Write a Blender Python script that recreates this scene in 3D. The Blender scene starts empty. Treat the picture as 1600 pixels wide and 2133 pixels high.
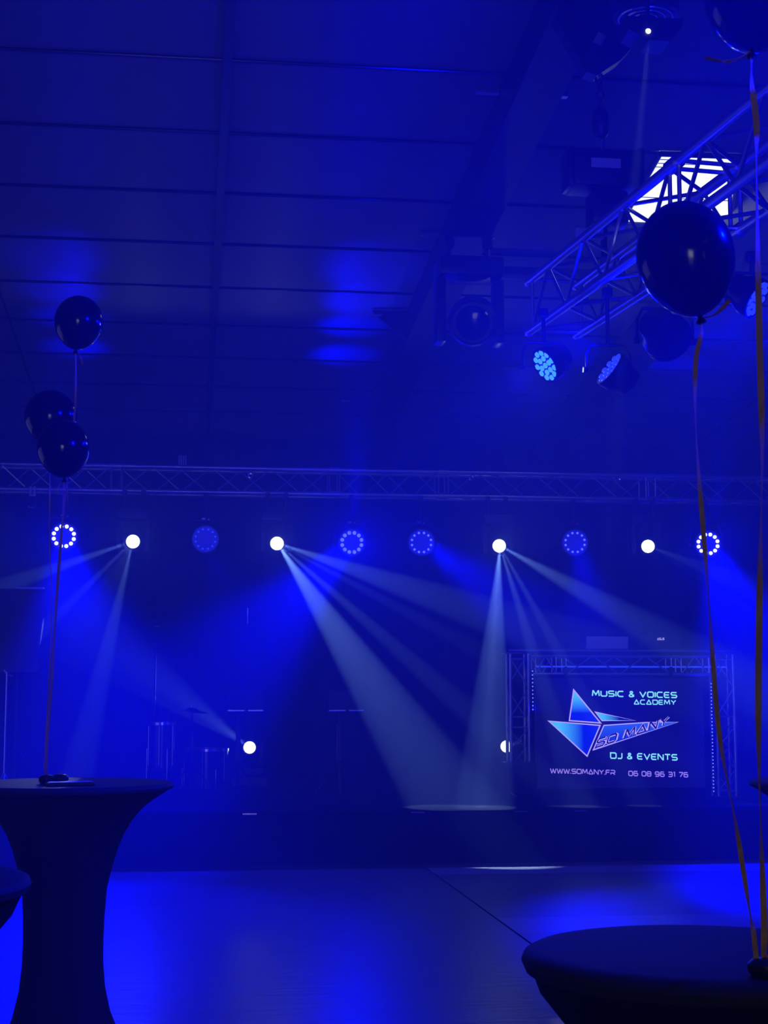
import bpy, bmesh, math, random
from mathutils import Vector, Matrix, Euler
from math import sin, cos, pi, radians, tan, sqrt

random.seed(7)
S = bpy.context.scene
COL = S.collection

# ------------------------------------------------------------------ camera
F = 3200.0                      # focal length in pixels of the 1600 x 2133 frame
YAW, PITCH, H = radians(7.2), radians(6.84), 1.43
cam = bpy.data.cameras.new('camera')
cam.sensor_fit = 'VERTICAL'; cam.sensor_height = 36.0; cam.sensor_width = 27.0
cam.lens = F / 2133 * 36.0
cam.clip_start = 0.05; cam.clip_end = 200
cam.dof.use_dof = True; cam.dof.focus_distance = 13.0; cam.dof.aperture_fstop = 20
camo = bpy.data.objects.new('camera', cam); COL.objects.link(camo)
camo.location = (0, 0, H); camo.rotation_euler = (pi/2 + PITCH, 0, -YAW)
S.camera = camo

# ------------------------------------------------------------------ world: thin stage haze filling the hall
HAZE = 0.034
world = bpy.data.worlds.new('world'); S.world = world; world.use_nodes = True
wn = world.node_tree; wn.nodes.clear()
wo = wn.nodes.new('ShaderNodeOutputWorld')
wb = wn.nodes.new('ShaderNodeBackground'); wb.inputs[0].default_value = (0.0, 0.0, 0.02, 1); wb.inputs[1].default_value = 1
wv = wn.nodes.new('ShaderNodeVolumeScatter')
wv.inputs['Color'].default_value = (0.42, 0.55, 1.0, 1); wv.inputs['Density'].default_value = HAZE
wv.inputs['Anisotropy'].default_value = 0.25
wn.links.new(wb.outputs[0], wo.inputs['Surface']); wn.links.new(wv.outputs[0], wo.inputs['Volume'])

S.view_settings.view_transform = 'Standard'; S.view_settings.look = 'None'
S.view_settings.exposure = 0.4; S.view_settings.gamma = 1.0; S.view_settings.use_curve_mapping = False
cy = S.cycles
cy.use_denoising = True
cy.max_bounces = 2; cy.diffuse_bounces = 1; cy.glossy_bounces = 2; cy.transmission_bounces = 1; cy.volume_bounces = 0
cy.use_adaptive_sampling = True; cy.adaptive_threshold = 0.08
cy.sample_clamp_indirect = 3.0
cy.caustics_reflective = False; cy.caustics_refractive = False
cy.use_light_tree = True
world.cycles.volume_sampling = 'EQUIANGULAR'

BLUE = (0.0, 0.0006, 1.0)
WHITE = (0.80, 1.0, 0.86)
BEAM = (0.34, 0.53, 1.0)

# ------------------------------------------------------------------ picture geometry -> real places
_fw = Vector((sin(YAW)*cos(PITCH), cos(YAW)*cos(PITCH), sin(PITCH)))
_rt = Vector((cos(YAW), -sin(YAW), 0)); _up = _rt.cross(_fw); _C = Vector((0, 0, H))
def _ray(x, y): return _fw + _rt*((x-800)/F) - _up*((y-1066.5)/F)
def at(x, y, Y):                # the point on the plane y = Y that the photo shows at (x, y)
    d = _ray(x, y); return _C + d*(Y/d.y)
def atz(x, y, z):
    d = _ray(x, y); return _C + d*((z-H)/d.z)
CA, CB = 6.4252, -0.08826       # roof lining: z = CA + CB * y
def zc(y): return CA + CB*y

# ------------------------------------------------------------------ materials
MATS = {}
def mat(name, col, rough=0.5, metal=0.0, spec=0.5, noise=0.0, scale=8.0, bump=0.0, emit=None, estr=0.0, stretch=(1, 1, 1), coat=0.0):
    if name in MATS: return MATS[name]
    m = bpy.data.materials.new(name); m.use_nodes = True
    nt = m.node_tree; b = nt.nodes['Principled BSDF']
    b.inputs['Base Color'].default_value = (*col, 1); b.inputs['Roughness'].default_value = rough
    b.inputs['Metallic'].default_value = metal; b.inputs['Specular IOR Level'].default_value = spec
    b.inputs['Coat Weight'].default_value = coat
    if noise > 0 or bump > 0:
        tc = nt.nodes.new('ShaderNodeTexCoord'); mp = nt.nodes.new('ShaderNodeMapping'); mp.inputs['Scale'].default_value = stretch
        nz = nt.nodes.new('ShaderNodeTexNoise'); nz.inputs['Scale'].default_value = scale; nz.inputs['Detail'].default_value = 5
        nt.links.new(tc.outputs['Object'], mp.inputs[0]); nt.links.new(mp.outputs[0], nz.inputs['Vector'])
        if noise > 0:
            mx = nt.nodes.new('ShaderNodeMix'); mx.data_type = 'RGBA'
            mx.inputs[6].default_value = (*[c*(1-noise) for c in col], 1); mx.inputs[7].default_value = (*[min(1, c*(1+noise)) for c in col], 1)
            nt.links.new(nz.outputs['Fac'], mx.inputs[0]); nt.links.new(mx.outputs[2], b.inputs['Base Color'])
        if bump > 0:
            bp = nt.nodes.new('ShaderNodeBump'); bp.inputs['Strength'].default_value = bump; bp.inputs['Distance'].default_value = 0.01
            nt.links.new(nz.outputs['Fac'], bp.inputs['Height']); nt.links.new(bp.outputs[0], b.inputs['Normal'])
    if emit:
        b.inputs['Emission Color'].default_value = (*emit, 1); b.inputs['Emission Strength'].default_value = estr
    MATS[name] = m
    return m
def lamp_mat(name, col, strength):
    m = mat(name, (0.02, 0.02, 0.02), 0.3, emit=col, estr=strength)
    m.cycles.emission_sampling = 'NONE'
    return m

M_ceil = mat('roof_lining', (0.16, 0.16, 0.165), 0.36, spec=1.0, noise=0.12, scale=3, bump=0.02)
_nt = M_ceil.node_tree; _b = _nt.nodes['Principled BSDF']; _b.inputs['Anisotropic'].default_value = 1.0
_cv = _nt.nodes.new('ShaderNodeCombineXYZ'); _cv.inputs[1].default_value = 1.0; _nt.links.new(_cv.outputs[0], _b.inputs['Tangent'])   # woven lining stretches highlights along the slope
_b.inputs['Roughness'].default_value = 0.60
M_seam = mat('seam_trim_plastic', (0.02, 0.02, 0.02), 0.14, spec=1.0)
M_rafter = mat('rafter_paint', (0.02, 0.02, 0.022), 0.6, noise=0.2)
M_drape = mat('black_drape', (0.018, 0.018, 0.02), 0.9, spec=0.1, noise=0.3, scale=4, stretch=(6, 6, 0.3))
M_wall = mat('tent_wall', (0.05, 0.05, 0.055), 0.7, noise=0.1)
M_floor = mat('floor_boards', (0.10, 0.088, 0.088), 0.33, spec=0.4, noise=0.65, scale=2.2, bump=0.3, stretch=(1.2, 9, 1))
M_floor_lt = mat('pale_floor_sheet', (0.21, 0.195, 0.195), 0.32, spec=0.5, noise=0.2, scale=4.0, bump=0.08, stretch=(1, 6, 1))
M_stage = mat('stage_skirt', (0.006, 0.006, 0.007), 1.0, spec=0.0, noise=0.2)
M_alu = mat('truss_aluminium', (0.62, 0.62, 0.64), 0.32, metal=1.0, noise=0.1, scale=30)
M_blackm = mat('black_metal', (0.016, 0.016, 0.018), 0.42, noise=0.2, scale=20)
M_blackp = mat('black_plastic', (0.02, 0.02, 0.022), 0.35, noise=0.15, scale=25)
M_steel = mat('bright_steel', (0.7, 0.7, 0.72), 0.22, metal=1.0, noise=0.1, scale=40)
M_rubber = mat('balloon_rubber', (0.004, 0.004, 0.012), 0.13, spec=0.65, noise=0.1, scale=5)
_nt = M_rubber.node_tree; _b = _nt.nodes['Principled BSDF']; _tl = _nt.nodes.new('ShaderNodeBsdfTranslucent'); _tl.inputs[0].default_value = (0.04, 0.04, 0.22, 1)
_mx = _nt.nodes.new('ShaderNodeAddShader'); _nt.links.new(_b.outputs[0], _mx.inputs[0]); _nt.links.new(_tl.outputs[0], _mx.inputs[1]); _nt.links.new(_mx.outputs[0], _nt.nodes['Material Output'].inputs[0])
M_ribbon = mat('copper_ribbon', (0.90, 0.46, 0.14), 0.45, spec=0.5, noise=0.1, scale=30)
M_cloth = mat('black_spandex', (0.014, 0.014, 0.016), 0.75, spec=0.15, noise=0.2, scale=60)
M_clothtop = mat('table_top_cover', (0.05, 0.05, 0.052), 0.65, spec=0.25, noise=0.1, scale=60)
M_pale = mat('pale_sticker_and_highlight', (0.7, 0.7, 0.72), 0.5, noise=0.1, scale=40)
M_brass = mat('cymbal_bronze', (0.65, 0.45, 0.18), 0.25, metal=1.0, noise=0.1, scale=30)
M_shell = mat('drum_shell', (0.02, 0.02, 0.03), 0.2, noise=0.1)
M_head = mat('drum_skin', (0.25, 0.25, 0.25), 0.5, noise=0.05)

# ------------------------------------------------------------------ mesh helpers
class MB:
    def __init__(s): s.v = []; s.f = []
    def add(s, vs, fs):
        o = len(s.v); s.v += [Vector(v) for v in vs]; s.f += [tuple(i+o for i in f) for f in fs]; return s
    def box(s, c, d, R=None):
        c = Vector(c); hx, hy, hz = d[0]/2, d[1]/2, d[2]/2
        p = [Vector((x, y, z)) for x in (-hx, hx) for y in (-hy, hy) for z in (-hz, hz)]
        if R: p = [R @ q for q in p]
        return s.add([c+q for q in p], [(0, 1, 3, 2), (4, 6, 7, 5), (0, 4, 5, 1), (2, 3, 7, 6), (0, 2, 6, 4), (1, 5, 7, 3)])
    def rbox(s, c, d, b=0.01, R=None):      # box with chamfered edges
        bm = bmesh.new(); bmesh.ops.create_cube(bm, size=1)
        for v in bm.verts: v.co = Vector((v.co.x*d[0], v.co.y*d[1], v.co.z*d[2]))
        bmesh.ops.bevel(bm, geom=bm.edges[:], offset=b, segments=2, profile=0.6, affect='EDGES')
        bm.verts.index_update()
        vs = [(R @ v.co if R else v.co.copy()) + Vector(c) for v in bm.verts]; fs = [tuple(v.index for v in f.verts) for f in bm.faces]
        bm.free(); return s.add(vs, fs)
    def tube(s, pts, r, n=10, cap=True):
        pts = [Vector(p) for p in pts]; rs = r if isinstance(r, (list, tuple)) else [r]*len(pts)
        t0 = (pts[1]-pts[0]).normalized(); a = t0.orthogonal().normalized(); vs = []; fs = []
        for i, p in enumerate(pts):
            t = (pts[min(i+1, len(pts)-1)]-pts[max(i-1, 0)]).normalized()
            a = (a - t*a.dot(t)).normalized(); b = t.cross(a)
            for k in range(n):
                w = 2*pi*k/n; vs.append(p + (a*cos(w)+b*sin(w))*rs[i])
        for i in range(len(pts)-1):
            for k in range(n):
                k2 = (k+1) % n; fs.append((i*n+k, i*n+k2, (i+1)*n+k2, (i+1)*n+k))
        if cap: fs.append(tuple(range(n-1, -1, -1))); fs.append(tuple((len(pts)-1)*n+k for k in range(n)))
        return s.add(vs, fs)
    def lathe(s, prof, n=32, M=None, cap0=True, cap1=True):   # prof: (radius, z)
        vs = []; fs = []
        for r, z in prof:
            for k in range(n):
                w = 2*pi*k/n; q = Vector((r*cos(w), r*sin(w), z)); vs.append(M @ q if M else q)
        m = len(prof)
        for i in range(m-1):
            for k in range(n):
                k2 = (k+1) % n; fs.append((i*n+k, i*n+k2, (i+1)*n+k2, (i+1)*n+k))
        if cap0: fs.append(tuple(range(n-1, -1, -1)))
        if cap1: fs.append(tuple((m-1)*n+k for k in range(n)))
        return s.add(vs, fs)
    def prism(s, poly, a, b, fn):      # poly: 2-D outline, extruded between a and b; fn(u, v, w) -> point
        n = len(poly); vs = [fn(u, v, a) for u, v in poly]+[fn(u, v, b) for u, v in poly]
        fs = [tuple(range(n-1, -1, -1)), tuple(range(n, 2*n))]+[(i, (i+1) % n, n+(i+1) % n, n+i) for i in range(n)]
        return s.add(vs, fs)
    def mesh(s, name, m, smooth=False):
        me = bpy.data.meshes.new(name); me.from_pydata([tuple(v) for v in s.v], [], s.f)
        bm = bmesh.new(); bm.from_mesh(me); bmesh.ops.recalc_face_normals(bm, faces=bm.faces[:]); bm.to_mesh(me); bm.free()
        me.materials.append(m)
        if smooth:
            me.polygons.foreach_set('use_smooth', [True]*len(me.polygons))
            try: me.set_sharp_from_angle(angle=radians(40))
            except Exception: pass
        me.update(); return me
    def build(s, name, m, parent=None, smooth=False):
        return link(name, s.mesh(name, m, smooth), parent)
def link(name, me, parent=None):
    o = bpy.data.objects.new(name, me); COL.objects.link(o)
    if parent: o.parent = parent
    return o
def tag(o, label=None, cat=None, group=None, kind=None):
    if label: o['label'] = label
    if cat: o['category'] = cat
    if group: o['group'] = group
    if kind: o['kind'] = kind
    return o
def thing(name, loc, label, cat, group=None, rot=(0, 0, 0)):
    o = bpy.data.objects.new(name, None); o.empty_display_size = 0.1; COL.objects.link(o)
    o.location = loc; o.rotation_euler = rot
    return tag(o, label, cat, group)
def aim(frm, to):                      # rotation that turns local -Y towards a target
    return (Vector(frm)-Vector(to)).to_track_quat('Y', 'Z')
def spot(name, loc, to, deg, power, col, blend=0.6, radius=0.03, parent=None):
    l = bpy.data.lights.new(name, 'SPOT'); l.energy = power; l.color = col; l.spot_size = radians(deg); l.spot_blend = blend
    l.shadow_soft_size = radius
    o = bpy.data.objects.new(name, l); COL.objects.link(o)
    o.location = loc; o.rotation_mode = 'QUATERNION'; o.rotation_quaternion = (Vector(to)-Vector(loc)).to_track_quat('-Z', 'Y')
    return o

# ------------------------------------------------------------------ the hall
XL, XR, YB, YR = -5.2, 8.6, 19.2, -9.0
fl = MB().box(((XL+XR)/2, (YR+YB)/2, -0.09), (XR-XL, YB-YR, 0.1)).build('floor', M_floor); tag(fl, kind='structure')
SEAM = 2.0
def board(x0, x1, y0, y1, top, m, name='floor_sheet'):
    MB().box(((x0+x1)/2, (y0+y1)/2, top/2-0.02), (x1-x0, y1-y0, 0.04+top)).build(name, m, fl)
ye = [YR, -4.0, 1.0, 4.5, 7.2, 9.40, 10.07, 12.50, 13.30]
for a, b in zip([YR, -4.0, 1.0, 6.0, 11.0], [-4.0, 1.0, 6.0, 11.0, 16.0]):
    board(XL, SEAM-0.008, a+0.001, b-0.001, 0.0, M_floor)
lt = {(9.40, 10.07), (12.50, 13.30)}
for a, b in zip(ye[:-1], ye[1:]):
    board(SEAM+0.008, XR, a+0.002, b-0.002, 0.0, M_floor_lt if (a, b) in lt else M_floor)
w = MB().box(((XL+XR)/2, YB+0.05, 2.6), (XR-XL, 0.1, 5.4)).build('wall_back', M_wall); tag(w, kind='structure')
# black drape in soft folds in front of the back wall
dv = []; df = []; n = 260
for k in range(n+1):
    x = -4.9 + (8.3+4.9)*k/n; y = YB-0.22+0.06*sin(k*1.05)+0.03*sin(k*0.37+1)
    dv += [(x, y, 0.0), (x, y, 4.62)]
df = [(2*k, 2*k+2, 2*k+3, 2*k+1) for k in range(n)]
dr = MB().add(dv, df).build('stage_drape', M_drape, smooth=True)
sm = dr.modifiers.new('thickness', 'SOLIDIFY'); sm.thickness = 0.01
tag(dr, 'black pleated drape hanging across the back of the stage', 'drape')
# left wall with a glazed opening, rear wall with an open entrance (the daylight that the balloons mirror)
lw = MB()
WY0, WY1, WZ0, WZ1 = 7.0, 12.5, 0.3, 2.6
lw.box((XL-0.05, (YR+WY0)/2, 3.2), (0.1, WY0-YR, 6.6)); lw.box((XL-0.05, (WY1+YB)/2, 3.2), (0.1, YB-WY1, 6.6))
lw.box((XL-0.05, (WY0+WY1)/2, (WZ1+6.5)/2), (0.1, WY1-WY0, 6.5-WZ1)); lw.box((XL-0.05, (WY0+WY1)/2, WZ0/2), (0.1, WY1-WY0, WZ0))
tag(lw.build('wall_left', M_wall), kind='structure')
M_day = mat('daylight_pane', (0.8, 0.82, 0.8), 0.4, emit=(0.95, 1.0, 0.93), estr=0.10)
wl = MB().box((XL-0.03, (WY0+WY1)/2, (WZ0+WZ1)/2), (0.02, WY1-WY0, WZ1-WZ0)).build('window_2', M_day); tag(wl, kind='structure')
for k in range(4):
    y = WY0+(WY1-WY0)*k/3
    MB().box((XL+0.0, y, (WZ0+WZ1)/2), (0.06, 0.06, WZ1-WZ0)).build('window_frame', M_blackm, wl)
tag(MB().box((XR+0.05, (YR+YB)/2, 3.2), (0.1, YB-YR, 6.6)).build('wall_right', M_wall), kind='structure')
rw = MB(); DX0, DX1, DZ = -1.6, 0.6, 2.5
rw.box(((XL+DX0)/2, YR-0.05, 3.6), (DX0-XL, 0.1, 7.4)); rw.box(((DX1+XR)/2, YR-0.05, 3.6), (XR-DX1, 0.1, 7.4))
rw.box(((DX0+DX1)/2, YR-0.05, (DZ+7.3)/2), (DX1-DX0, 0.1, 7.3-DZ))
tag(rw.build('wall_rear', M_wall), kind='structure')
M_day2 = mat('entrance_daylight', (0.8, 0.82, 0.8), 0.4, emit=(0.95, 1.0, 0.93), estr=2.1)
d1 = MB().box(((DX0+DX1)/2, YR-0.04, DZ/2), (DX1-DX0, 0.02, DZ)).build('door_1', M_day2); tag(d1, kind='structure')
for x in (DX0, (DX0+DX1)/2, DX1): MB().box((x, YR, DZ/2), (0.07, 0.06, DZ)).build('door_frame', M_blackm, d1)

# roof: deck, lining panels between seams and rafters, seam trims, rafters
cl = MB().prism([(YR-0.1, zc(YR-0.1)+0.04), (YB+0.1, zc(YB+0.1)+0.04), (YB+0.1, zc(YB+0.1)+0.16), (YR-0.1, zc(YR-0.1)+0.16)], XL-0.1, XR+0.1,
                lambda u, v, w_: (w_, u, v)).build('ceiling', M_rafter); tag(cl, kind='structure')
PY0, PS = 9.7, 1.0714
rows = [PY0+PS*i for i in range(-17, 9)] + [YB]
bays = [XL, -3.8, -1.8, 0.19, 2.2, 4.5, 6.6, XR]
for i in range(len(rows)-1):
    for j in range(len(bays)-1):
        x0, x1, y0, y1 = bays[j]+0.012, bays[j+1]-0.012, rows[i]+0.008, rows[i+1]-0.008
        vs = []; nx, ny = 3, 4
        sg = 0.012+0.010*random.random()
        for b in range(ny+1):
            for a in range(nx+1):
                u, v = a/nx, b/ny; x = x0+(x1-x0)*u; y = y0+(y1-y0)*v
                vs.append((x, y, zc(y)+0.012-sg*sin(pi*v)*(0.55+0.45*sin(pi*u))))
        fs = [(b*(nx+1)+a, b*(nx+1)+a+1, (b+1)*(nx+1)+a+1, (b+1)*(nx+1)+a) for b in range(ny) for a in range(nx)]
        MB().add(vs, fs).build('ceiling_panel', M_ceil, cl, smooth=True)
        if i > 0:
            MB().tube([(x0, rows[i], zc(rows[i])+0.002), (x1, rows[i], zc(rows[i])+0.002)], 0.011, 8).build('seam_trim', M_seam, cl, smooth=True)
def rafter(name, xc, wd, dp, plates=()):
    r = MB().prism([(YR, zc(YR)+0.02), (YB, zc(YB)+0.02), (YB, zc(YB)-dp), (YR, zc(YR)-dp)], xc-wd/2, xc+wd/2, lambda u, v, w_: (w_, u, v)).build(name, M_rafter)
    tag(r, kind='structure')
    for y in plates:
        MB().prism([(0, 0), (-0.34, 0.0), (-0.30, -0.05), (0, -0.30)], y, y+0.03, lambda u, v, w_: (xc-wd/2+u, w_, zc(w_)-0.02+v)).build('knee_plate', M_rafter, r)
        MB().box((xc-wd/2-0.3, y+0.015, zc(y)-0.07), (0.10, 0.034, 0.02)).build('plate_edge', M_pale if False else M_alu, r)
    return r
raf_l = rafter('trim_1', 0.19, 0.06, 0.07)
raf_r = rafter('trim_2', 2.2, 0.30, 0.30, (14.4, 17.4))
rafter('trim_3', 4.5, 0.30, 0.30); rafter('trim_4', -3.8, 0.06, 0.07)
for y in (9.9, 12.45):
    for sx in (-1, 1): MB().box((2.2+sx*0.24, y, zc(y)-0.03), (0.16, 0.05, 0.02)).build('purlin_bracket', M_alu, raf_r)
cb = MB().box((3.35, 13.0, zc(13.0)-0.12), (2.0, 0.10, 0.075)).build('trim_5', M_rafter); tag(cb, kind='structure')
# skylight in the lining
q = [(1375, 317), (1543, 323), (1521, 470), (1295, 460)]
def ceil_hit(x, y):
    d = _ray(x, y); t = (CA-H)/(d.z-CB*d.y); return _C+d*t
qc = [ceil_hit(*p) for p in q]
m_sky = mat('skylight_pane', (0.8, 0.85, 0.8), 0.3, emit=(0.86, 1.0, 0.84), estr=1.05)
wn1 = MB(); wn1.add([p+Vector((0, 0, -0.012)) for p in qc]+[p+Vector((0, 0, 0.02)) for p in qc], [(0, 1, 2, 3), (7, 6, 5, 4), (0, 4, 5, 1), (1, 5, 6, 2), (2, 6, 7, 3), (3, 7, 4, 0)])
wn1 = wn1.build('window_1', m_sky); tag(wn1, kind='structure')
for a, b in zip(qc, qc[1:]+qc[:1]):
    MB().tube([a+Vector((0, 0, -0.012)), b+Vector((0, 0, -0.012))], 0.022, 6).build('window_frame', M_rafter, wn1)
for k in (0.07, 0.12, 0.17, 0.60):
    a = qc[0].lerp(qc[3], k); b = qc[1].lerp(qc[2], k)
    MB().tube([a+Vector((0, 0, -0.014)), a.lerp(b, 0.5 if k < 0.5 else 1)+Vector((0, 0, -0.014))], 0.004, 6).build('glazing_bar', M_alu, wn1)

# ------------------------------------------------------------------ stage
SY, SZ = 13.3, 0.45
st = thing('stage', (2.0, SY, 0), 'low dark stage platform with a black skirt along its front', 'stage')
def part(mb, name, m, root, smooth=False):
    o = mb.build(name, m, root, smooth); o.matrix_parent_inverse = Matrix.Translation(-Vector(root.location)) ; return o
x = -4.8
while x < 6.0:
    part(MB().box((x+0.995, (SY+18.8)/2, SZ-0.04), (1.98, 18.8-SY, 0.08)), 'stage_deck', M_stage, st); x += 2.0
part(MB().box((1.2, SY+0.03, 0.185), (12.0, 0.02, 0.37)), 'skirt', M_stage, st)
for px_ in (520, 870, 1085, 1210):
    p = at(px_, 1688, SY-0.006); part(MB().box((p.x, SY-0.006, SZ-0.012), (0.12, 0.012, 0.012)), 'edge_clip', M_steel, st)

# ------------------------------------------------------------------ truss
def add_truss(root, p0, p1, size, up, step, rc=0.025, rb=0.009, joints=(), mesh_m=M_alu):
    p0 = Vector(p0); p1 = Vector(p1); ax = (p1-p0); L = ax.length; ax.normalize()
    upv = Vector(up); sd = ax.cross(upv).normalized(); upv = sd.cross(ax).normalized(); h = size/2
    cor = [(sd*a+upv*b)*h for a, b in ((-1, 1), (1, 1), (1, -1), (-1, -1))]
    def pt(b): return b
    for c in cor: part(MB().tube([p0+c, p1+c], rc, 10), 'chord', mesh_m, root, True)
    cuts = [0.0]+list(joints)+[L]
    for s0, s1 in zip(cuts[:-1], cuts[1:]):
        a0, a1 = s0+0.05, s1-0.05
        for f in range(4):
            c0, c1 = cor[f], cor[(f+1) % 4]
            for e in (a0, a1): part(MB().tube([p0+ax*e+c0, p0+ax*e+c1], rb, 6), 'end_brace', mesh_m, root, True)
            nseg = max(2, round((a1-a0)/step)); d = (a1-a0)/nseg
            for k in range(nseg):
                u, v = (c0, c1) if (k+f) % 2 == 0 else (c1, c0)
                part(MB().tube([p0+ax*(a0+k*d)+u, p0+ax*(a0+(k+1)*d)+v], rb, 6), 'brace', mesh_m, root, True)
        if s1 < L:
            for c in cor: part(MB().tube([p0+ax*(s1-0.05)+c, p0+ax*(s1+0.05)+c], rc*1.35, 10), 'coupler', mesh_m, root, True)
TY, TZ = 15.35, 3.5675
TX0, TX1 = at(-420, 1000, TY).x, 7.4
jx = [at(p, 1010, TY).x-TX0 for p in (243, 695, 920, 1348)]
mt = thing('stage_truss', (2.0, TY, TZ), 'long grey box truss spanning the stage and carrying the row of lamps', 'truss')
add_truss(mt, (TX0, TY, TZ), (TX1, TY, TZ), 0.245, (0, 0, 1), 0.28, 0.022, 0.007, jx)
for xs in (TX0+0.3, TX1-0.3):       # the two lifting towers that carry it, outside the view
    part(MB().box((xs, TY, (SZ+TZ-0.13)/2), (0.12, 0.12, TZ-0.13-SZ)), 'tower_leg', M_alu, mt)

RT = 3.63
r0 = Vector((1.90+0.135, 8.38, RT)); rdir = Vector((0.30, -2.80, 0)).normalized(); r1 = r0+rdir*10.0
rt_ = thing('corner_truss', r0, 'box truss running overhead towards the viewer beside the skylight', 'truss')
add_truss(rt_, r0, r1, 0.29, (0, 0, 1), 0.26, 0.025, 0.010, (2.0, 4.0, 6.0, 8.0))
for c in ((-1, 1), (1, 1), (1, -1), (-1, -1)):
    sd = rdir.cross(Vector((0, 0, 1)))
    p = r0+sd*c[0]*0.145+Vector((0, 0, c[1]*0.145)); part(MB().tube([p, p-rdir*0.045], [0.03, 0.018], 10), 'cone_end', M_alu, rt_, True)
part(MB().box(r1+Vector((0, 0.0, -RT/2)), (0.2, 0.2, RT-0.0)), 'tower_leg', M_alu, rt_)

# ------------------------------------------------------------------ lamps
class Proto: pass
PAR = Proto()
Rm = Matrix.Rotation(-pi/2, 4, 'X')        # lathe z -> local +Y
Rf = Matrix(((1, 0, 0, 0), (0, 0, 1, 0), (0, -1, 0, 0), (0, 0, 0, 1)))
def lathey(prof, n=28, cap=True): return MB().lathe([(r, z) for r, z in prof], n, Matrix(((1, 0, 0, 0), (0, 0, 1, 0), (0, 1, 0, 0), (0, 0, 0, 1))), cap, cap)
PAR.body = lathey([(0.135, 0.0), (0.14, 0.012), (0.138, 0.07), (0.11, 0.12), (0.10, 0.19), (0.06, 0.21)]).mesh('housing', M_blackp, True)
PAR.rim = lathey([(0.142, -0.012), (0.142, 0.02), (0.128, 0.02), (0.128, -0.012), (0.142, -0.012)], 28, False).mesh('rim', M_blackm, True)
def led_mesh(name, m, r=0.019):
    return lathey([(r, 0.0), (r*0.9, -0.008), (r*0.5, -0.014)], 12).mesh(name, m, True)
M_led_w = lamp_mat('led_lens_bright', (0.62, 0.74, 1.0), 2.2)
M_led_b = lamp_mat('led_lens_blue', (0.10, 0.16, 1.0), 1.0)
M_led_d = lamp_mat('led_lens_dim', (0.02, 0.05, 1.0), 0.75)
M_led_c = lamp_mat('led_lens_cyan', (0.04, 0.26, 1.0), 1.2)
M_glowdisc = lamp_mat('blue_lit_front', (0.0, 0.005, 1.0), 0.45)
M_glowdim = lamp_mat('blue_lit_front_dim', (0.0, 0.005, 1.0), 0.42)
PAR.led = {k: led_mesh('led', m) for k, m in (('w', M_led_w), ('b', M_led_b), ('d', M_led_d), ('c', M_led_c))}
PAR.led_s = led_mesh('led', M_led_b, 0.012); PAR.led_t = led_mesh('led', M_led_d, 0.010)
PAR.disc = {k: lathey([(0.129, -0.002), (0.129, 0.004)], 28).mesh('front_disc', m) for k, m in (('lit', M_glowdisc), ('dim', M_glowdim), ('off', M_blackp))}
PAR.yoke = None
def led_par(loc, target, top, label, leds='w', disc='lit', ring=True, ncell=12, lens_scale=1.0, group='LED wash lamps on the stage truss', size=1.0):
    loc = Vector(loc); t = thing('led_par', loc, label, 'stage lamp', group)
    q_ = aim(loc, target)
    b = link('housing', PAR.body, t); b.rotation_mode = 'QUATERNION'; b.rotation_quaternion = q_; b.scale = (size,)*3
    link('rim', PAR.rim, b); link('front_disc', PAR.disc[disc], b)
    if ring:
        for k in range(ncell):
            a = 2*pi*(k+0.5)/ncell; l = link('led', leds if not isinstance(leds, str) else PAR.led[leds], b)
            l.location = (0.098*cos(a), -0.003, 0.098*sin(a))
    else:
        for rr, nn in ((0.0, 1), (0.058, 6), (0.105, 11)):
            for k in range(nn):
                a = 2*pi*k/nn+0.2; l = link('led', PAR.led[leds], b); l.location = (rr*cos(a), -0.003, rr*sin(a)); l.scale = (1.25, 1, 1.25)
    # U-shaped yoke and hook clamp up to the truss
    dz = top-loc.z; k = size
    MB().tube([(-0.165*k, 0.06*k, 0), (-0.165*k, 0.06*k, 0.12*k), (-0.13*k, 0.06*k, 0.19*k), (0.13*k, 0.06*k, 0.19*k), (0.165*k, 0.06*k, 0.12*k), (0.165*k, 0.06*k, 0)], 0.010*k, 6).build('yoke', M_blackm, t)
    for sx in (-1, 1): MB().tube([(sx*0.155*k, 0.06*k, 0), (sx*0.19*k, 0.06*k, 0)], 0.022*k, 10).build('yoke_knob', M_blackp, t)
    MB().tube([(0, 0.06*k, 0.19*k), (0, 0.06*k, max(0.2*k, dz-0.03))], 0.010, 6).build('drop_arm', M_blackm, t)
    MB().rbox((0, 0.06*k, dz-0.02), (0.05, 0.04, 0.05), 0.008).build('hook_clamp', M_blackm, t)
    if size > 0.9:
        MB().box((-0.02, 0.035, 0.205), (0.035, 0.012, 0.02)).build('safety_bolt', M_steel, t)
        MB().box((0.03, 0.035, 0.198), (0.018, 0.012, 0.014)).build('safety_bolt', M_steel, t)
    return t, q_
MOV = Proto()
MOV.base = MB().rbox((0, 0, 0), (0.30, 0.20, 0.09), 0.015).mesh('base', M_blackp, True)
MOV.arm = MB().rbox((0, 0, -0.13), (0.045, 0.11, 0.30), 0.012).mesh('yoke_arm', M_blackp, True)
MOV.head = lathey([(0.078, -0.002), (0.086, 0.005), (0.092, 0.05), (0.098, 0.12), (0.10, 0.20), (0.088, 0.26), (0.05, 0.28)], 24).mesh('head', M_blackp, True)
M_lens_on = lamp_mat('lamp_lens_lit', (0.80, 1.0, 0.72), 2.6)
MOV.lens = lathey([(0.066, -0.006), (0.060, -0.014), (0.03, -0.02)], 24).mesh('lens', M_lens_on, True)
MOV.lens_off = lathey([(0.066, -0.006), (0.060, -0.014), (0.03, -0.02)], 24).mesh('lens', mat('lens_glass_dark', (0.01, 0.01, 0.02), 0.08, noise=0.05), True)
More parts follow.
